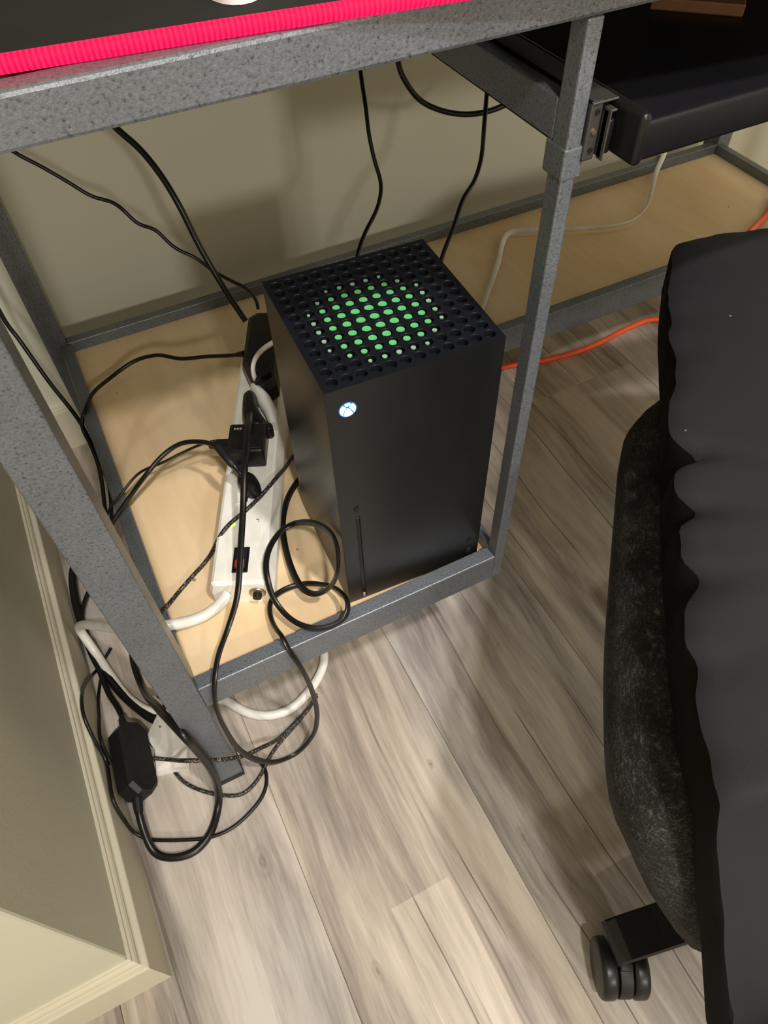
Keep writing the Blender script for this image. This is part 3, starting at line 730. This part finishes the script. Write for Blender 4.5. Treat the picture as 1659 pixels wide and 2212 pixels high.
# console power cord with its angled plug
r, P = CABLES['console_power']
cp = root('console_power_cord', 'long black flat cord looping beside the console and over the front rail', 'cord')
P = P[:-1] + [tuple(PS @ Vector((.027, .213, SH + .030)))]
link('cord', sweep(P, .0035, 12, .0023, 5.0), 'cable', cp, True)
def f(bm):
    # tapered moulded body lying along the strip with a round nub
    rr = []
    for y, hw, z1, cx_ in ((.196, .0085, .022, .031), (.200, .0125, .026, .0315), (.208, .0145, .027, .031), (.220, .0120, .029, .026), (.234, .0095, .031, .0225), (.248, .0090, .031, .0215), (.254, .0070, .027, .0215)):
        rr.append([Vector((cx_ + hw * math.cos(w), y, SH + .0015 + (z1 / 2) * (1 + math.sin(w)))) for w in [2 * math.pi * i / 18 for i in range(18)]])
    b = loft(rr); me = bpy.data.meshes.new('t'); b.to_mesh(me); b.free(); bm.from_mesh(me)
    cyl(bm, (.0465, .2015, SH + .002), (.0465, .2015, SH + .020), .0052, n=18, bev=.0015)
    box(bm, (.036, .1975, SH + .003), (.0465, .2055, SH + .017), .0015, 2)
link('plug', strip_mesh(f), 'black', cp, True)

# white plug and its short cord
o, P, r = cable('white_cord_strip', 'white_plug_cord', 'white cord and flat plug in the strip before the power brick', 'cord', 'white', 10, .0024, 0)
def f(bm):
    rr = []
    for y, hw, z1, cx_ in ((.212, .0050, .014, .0490), (.228, .0085, .020, .0460), (.2500, .0095, .028, .0370), (.2600, .0090, .029, .0300), (.2680, .0055, .026, .0245)):
        rr.append([Vector((cx_ + hw * math.cos(w) + (.002 if y < .23 else 0), y, SH + .0015 + (z1 / 2) * (1 + math.sin(w)))) for w in [2 * math.pi * i / 16 for i in range(16)]])
    b = loft(rr); me = bpy.data.meshes.new('t'); b.to_mesh(me); b.free(); bm.from_mesh(me)
link('plug', strip_mesh(f), 'white', o, True)

cable('braided_shelf', 'braided_cable', 'thin braided cable crossing over the power strip to the left shelf rail', 'cable', 'braid')
o, P, r = cable('white_power', 'white_power_cord', 'thick white cord from the power strip end, looping under the shelf', 'cord', 'white', 14)

# ------------------------------------------------------------------ things on the floor by the wall
ad = root('laptop_adapter', 'black power adapter lying on the floor against the baseboard', 'power adapter')
ad.location = (-.2985, .0400, .0195); ad.rotation_euler = (0, math.radians(52), math.radians(-4))
AM = Matrix.Translation(ad.location) @ ad.rotation_euler.to_matrix().to_4x4()
rings = []
for z, i_ in ((0, .003), (.004, .0), (.024, .0), (.029, .003)):
    x0, x1, y0, y1 = -.0205 + i_, .0205 - i_, -.047 + i_, .047 - i_
    k_ = .011
    rings.append([Vector(q + (z,)) for q in ((x0 + k_, y0), (x1 - k_, y0), (x1, y0 + k_), (x1, y1 - k_), (x1 - k_, y1), (x0 + k_, y1), (x0, y1 - k_), (x0, y0 + k_))])
link('case', loft(rings), 'soft', ad)
bm = bmesh.new(); box(bm, (-.0035, -.036, .0285), (.0035, .036, .0294), .0004, 1); link('seam_band', bm, 'soft', ad)
bm = bmesh.new(); cyl(bm, (-.002, -.046, .012), (-.002, -.062, .010), .0065, .0052, 16); link('strain_relief', bm, 'soft', ad, True)
bm = bmesh.new(); cyl(bm, (-.002, .046, .014), (-.003, .058, .013), .0055, .004, 16); link('strain_relief', bm, 'soft', ad, True)

pp = root('folded_paper', 'crumpled white folded paper on the floor by the desk leg', 'paper')
base = [(-.2680, .0700), (-.2463, .0915), (-.2358, .0870), (-.2215, .0370), (-.2330, .0130), (-.2690, .0240), (-.2620, .0480)]
bm = bmesh.new()
lowv = [bm.verts.new((x, y, .0006)) for x, y in base]
ztop = [.010, .014, .013, .014, .008, .007, .012]
topv = [bm.verts.new((x * .985 + -.247 * .015, y * .985 + .05 * .015, z)) for (x, y), z in zip(base, ztop)]
rd = [bm.verts.new((-.2490, .0560, .0165)), bm.verts.new((-.2400, .0330, .0155))]
T = topv
for q in ((T[0], T[1], rd[0]), (T[1], T[2], rd[0]), (T[2], T[3], rd[1], rd[0]), (T[3], T[4], rd[1]), (T[4], T[5], rd[1]), (T[5], T[6], rd[1]), (T[6], T[0], rd[0]), (T[6], rd[0], rd[1])): bm.faces.new(q)
for k in range(7): bm.faces.new((lowv[k], lowv[(k + 1) % 7], T[(k + 1) % 7], T[k]))
bm.faces.new(lowv[::-1])
link('sheet', bm, 'paper', pp)
bm = bmesh.new(); box(bm, (-.2350, .0180, .0205), (-.2345, .0185, .0210)); bm.clear()
box(bm, (-.001, -.0012, 0), (.001, .0012, .0005), 0, 1, Matrix.Translation((-.2475, .0725, .0155)))
link('smudge', bm, 'caulk', pp)
bm = bmesh.new()
fold = [(-.2700, .0195), (-.2315, .0075), (-.2285, .0165), (-.2665, .0290)]
prism(bm, fold, .0005, .0065)
link('flap', bm, 'paper', pp)

CABLES['adapter_dc'] = (CABLES['adapter_dc'][0], [tuple(AM @ Vector((-.002, -.050, .0115))), tuple(AM @ Vector((-.002, -.064, .0098)))] + CABLES['adapter_dc'][1][4:])
CABLES['floor_second'] = (CABLES['floor_second'][0], CABLES['floor_second'][1][:-2] + [tuple(AM @ Vector((-.003, .062, .0130))), tuple(AM @ Vector((-.002, .048, .0138)))])
o, P, r = cable('adapter_dc', 'looped_floor_cord', 'thick black cord looping on the floor from the adapter', 'cord')
cable('floor_thick', 'thick_floor_cord', 'thickest black cord lying along the baseboard behind the desk leg', 'cord', n=12)
cable('floor_second', 'adapter_inlet_cord', 'black cord entering the top end of the floor adapter', 'cord')
cable('thin_loop', 'thin_floor_cable', 'thin black cable in a wide loop on the floor past the adapter', 'cable')
cable('thin_inner', 'short_thin_cable', 'thin black cable between adapter and wall, beside the thin loop', 'cable')
cable('braided_floor', 'braided_floor_cable', 'braided cable crossing the white folded paper and the desk foot', 'cable', 'braid')
cable('braided_second', 'second_braided_cable', 'braided cable curving under the front desk leg foot on the floor', 'cable', 'braid')

# ------------------------------------------------------------------ chair
chair = root('office_chair', 'black office chair with woven seat and flat-armed caster base', 'chair')
OUT = [(.40, .0), (.331, -.020), (.305, -.027), (.278, -.044), (.242, -.084), (.175, -.161), (.133, -.211), (.099, -.256), (.08, -.284), (.0690, -.306), (.064, -.332), (.067, -.355), (.076, -.378), (.088, -.402), (.115, -.430), (.17, -.450), (.24, -.475), (.33, -.525), (.42, -.56), (.56, -.50), (.72, -.38), (.74, -.28), (.68, -.15), (.58, -.03), (.50, .015)]
cc = Vector((.39, -.33, 0))
C0 = closed_curve(OUT, 120)
def ring(curve, inset, z, ctr=cc):
    out = []
    m = len(curve)
    for i, q in enumerate(curve):
        tng = (curve[(i + 1) % m] - curve[i - 1]).normalized(); nr = Vector((tng.y, -tng.x, 0))
        if (ctr - q).dot(nr) < 0: nr = -nr
        out.append(q + nr * inset + Vector((0, 0, z)))
    return out
rings = [ring(C0, .06, S + .085), ring(C0, .03, S + .088), ring(C0, .012, S + .100), ring(C0, .003, S + .122), ring(C0, 0, S + .150), ring(C0, .006, S + .170), ring(C0, .020, S + .181), ring(C0, .045, S + .184)]
for rg in rings:                                  # the rear left corner of the seat rolls downwards
    for q in rg:
        q.z -= min(.075, max(0, -q.y - .335) * 1.15) * max(0, min(1, 1 - (q.x - .09) / .20))
link('seat', loft(rings), 'weave', chair, True)
HX, HY = .393, -.434
bm = bmesh.new(); box(bm, (HX - .11, HY - .09, S + .066), (HX + .11, HY + .09, S + .086), .004, 2); link('seat_plate', bm, 'black', chair)
bm = bmesh.new(); cyl(bm, (HX, HY, .10), (HX, HY, .20), .027, n=28, bev=.002); cyl(bm, (HX, HY, .19), (HX, HY, S + .070), .014, n=24); link('gas_lift', bm, 'black', chair, True)
bm = bmesh.new(); cyl(bm, (HX, HY, .062), (HX, HY, .118), .045, .036, n=32, bev=.004); link('hub', bm, 'black', chair, True)
proto = None
for k in range(5):
    a = math.radians(168.5 + 72 * k)
    Rz = Matrix.Translation((HX, HY, 0)) @ Matrix.Rotation(a, 4, 'Z')
    bm = bmesh.new()
    xs = [(.030, .0225, .084, .112), (.15, .0215, .066, .093), (.250, .0205, .0615, .0765), (.288, .0203, .0605, .0750), (.2975, .0200, .0590, .0725), (.3005, .0195, .0570, .0665)]
    rr = []
    for x, hw, z0, z1 in xs:
        b_ = .002
        rr.append([Rz @ Vector(q) for q in ((x, -hw, z0), (x, hw, z0), (x, hw, z1 - b_), (x, hw - b_, z1), (x, -hw + b_, z1), (x, -hw, z1 - b_))])
    link('base_arm', loft(rr), 'black', chair)
    # twin-wheel caster
    # swivel stem sits under the arm tip
    cs = bpy.data.objects.new('caster', None); COL.objects.link(cs); cs.parent = chair
    tip = Rz @ Vector((.272, 0, 0))
    sw_a = math.radians(-26) if k == 0 else a + math.radians(70 + 31 * k)
    cpos = (.1045, -.3955) if k == 0 else (tip.x, tip.y)
    cs.location = (cpos[0], cpos[1], 0); cs.rotation_euler = (0, 0, sw_a)
    if proto is None:
        proto = []
        for s_ in (-1, 1):
            b2 = bmesh.new(); x0, x1 = (-.0235, -.0075) if s_ < 0 else (.0075, .0235)
            cyl(b2, (x0, 0, .0285), (x1, 0, .0285), .0285, n=40, bev=.0045); proto.append(link('wheel', b2, 'black', cs, True))
        b2 = bmesh.new(); cyl(b2, (-.0065, 0, .0285), (.0065, 0, .0285), .0272, n=36, bev=.001)
        box(b2, (-.0065, -.006, .040), (.0065, .012, .058), .002, 2)
        proto.append(link('hood', b2, 'soft', cs, True))
        b2 = bmesh.new(); cyl(b2, (0, .006, .050), (0, .006, .0650), .0055, n=16); proto.append(link('stem', b2, 'steel', cs, True))
    else:
        for pr in proto:
            c_ = pr.copy(); COL.objects.link(c_); c_.parent = cs

# dark cushion on the seat
PAD = [(.452, .080), (.415, .082), (.385, .055), (.350, .015), (.300, -.048), (.256, -.100), (.195, -.176), (.146, -.240), (.108, -.295), (.090, -.326), (.079, -.349), (.077, -.369), (.077, -.390), (.075, -.415), (.073, -.445), (.078, -.480), (.11, -.515), (.16, -.54), (.22, -.575), (.31, -.62), (.42, -.625), (.55, -.57), (.68, -.46), (.78, -.32), (.82, -.20), (.80, -.09), (.72, -.01), (.62, .035), (.53, .060)]
def drop(q):
    # how far the cloth hangs down at its rear left corner
    s = -q.y - .345
    return min(.17, max(0, s) * 1.7) * max(0, min(1, 1 - (q.x - .09) / .22))
NP = 420
C1 = closed_curve(PAD, NP)
cc2 = Vector((.42, -.33, 0))
cu = root('seat_cover', 'dark charcoal padded cover with a wrinkled edge draped over the chair seat', 'seat cover')
def wav(i, z_):
    q = C1[i]
    w = noise.noise(Vector((q.x * 22, q.y * 22, z_ * 3))) * .0045 + noise.noise(Vector((q.x * 55, q.y * 55, 4))) * .0022
    # two deep puckers in the edge seam, as in the photograph
    for px_, py_, am, wd in ((.232, -.135, .014, .011), (.196, -.178, .013, .010), (.158, -.226, .010, .013), (.120, -.277, .006, .014)):
        d = math.hypot(q.x - px_, q.y - py_); w += am * math.exp(-(d / wd) ** 2)
    return w
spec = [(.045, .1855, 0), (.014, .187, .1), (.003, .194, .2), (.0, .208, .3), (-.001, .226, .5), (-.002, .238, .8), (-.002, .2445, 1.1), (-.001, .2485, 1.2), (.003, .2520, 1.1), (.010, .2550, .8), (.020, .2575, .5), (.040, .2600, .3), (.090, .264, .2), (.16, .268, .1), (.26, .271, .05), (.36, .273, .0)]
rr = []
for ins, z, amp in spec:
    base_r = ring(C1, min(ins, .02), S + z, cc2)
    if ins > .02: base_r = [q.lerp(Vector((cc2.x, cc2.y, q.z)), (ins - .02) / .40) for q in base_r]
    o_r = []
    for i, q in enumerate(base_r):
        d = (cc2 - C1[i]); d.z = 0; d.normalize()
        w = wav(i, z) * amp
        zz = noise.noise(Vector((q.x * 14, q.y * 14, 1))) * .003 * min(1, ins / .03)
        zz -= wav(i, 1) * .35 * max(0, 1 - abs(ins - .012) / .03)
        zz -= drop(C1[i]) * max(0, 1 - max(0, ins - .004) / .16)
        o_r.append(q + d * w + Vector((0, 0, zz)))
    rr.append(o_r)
sb = link('shaded_side', loft(rr[:8]), 'cloth_shade', cu, True); sb['label'] = 'side of the cover, coloured dark for its shade'
cv_ = link('cover', loft(rr[7:]), 'cloth', cu, True)
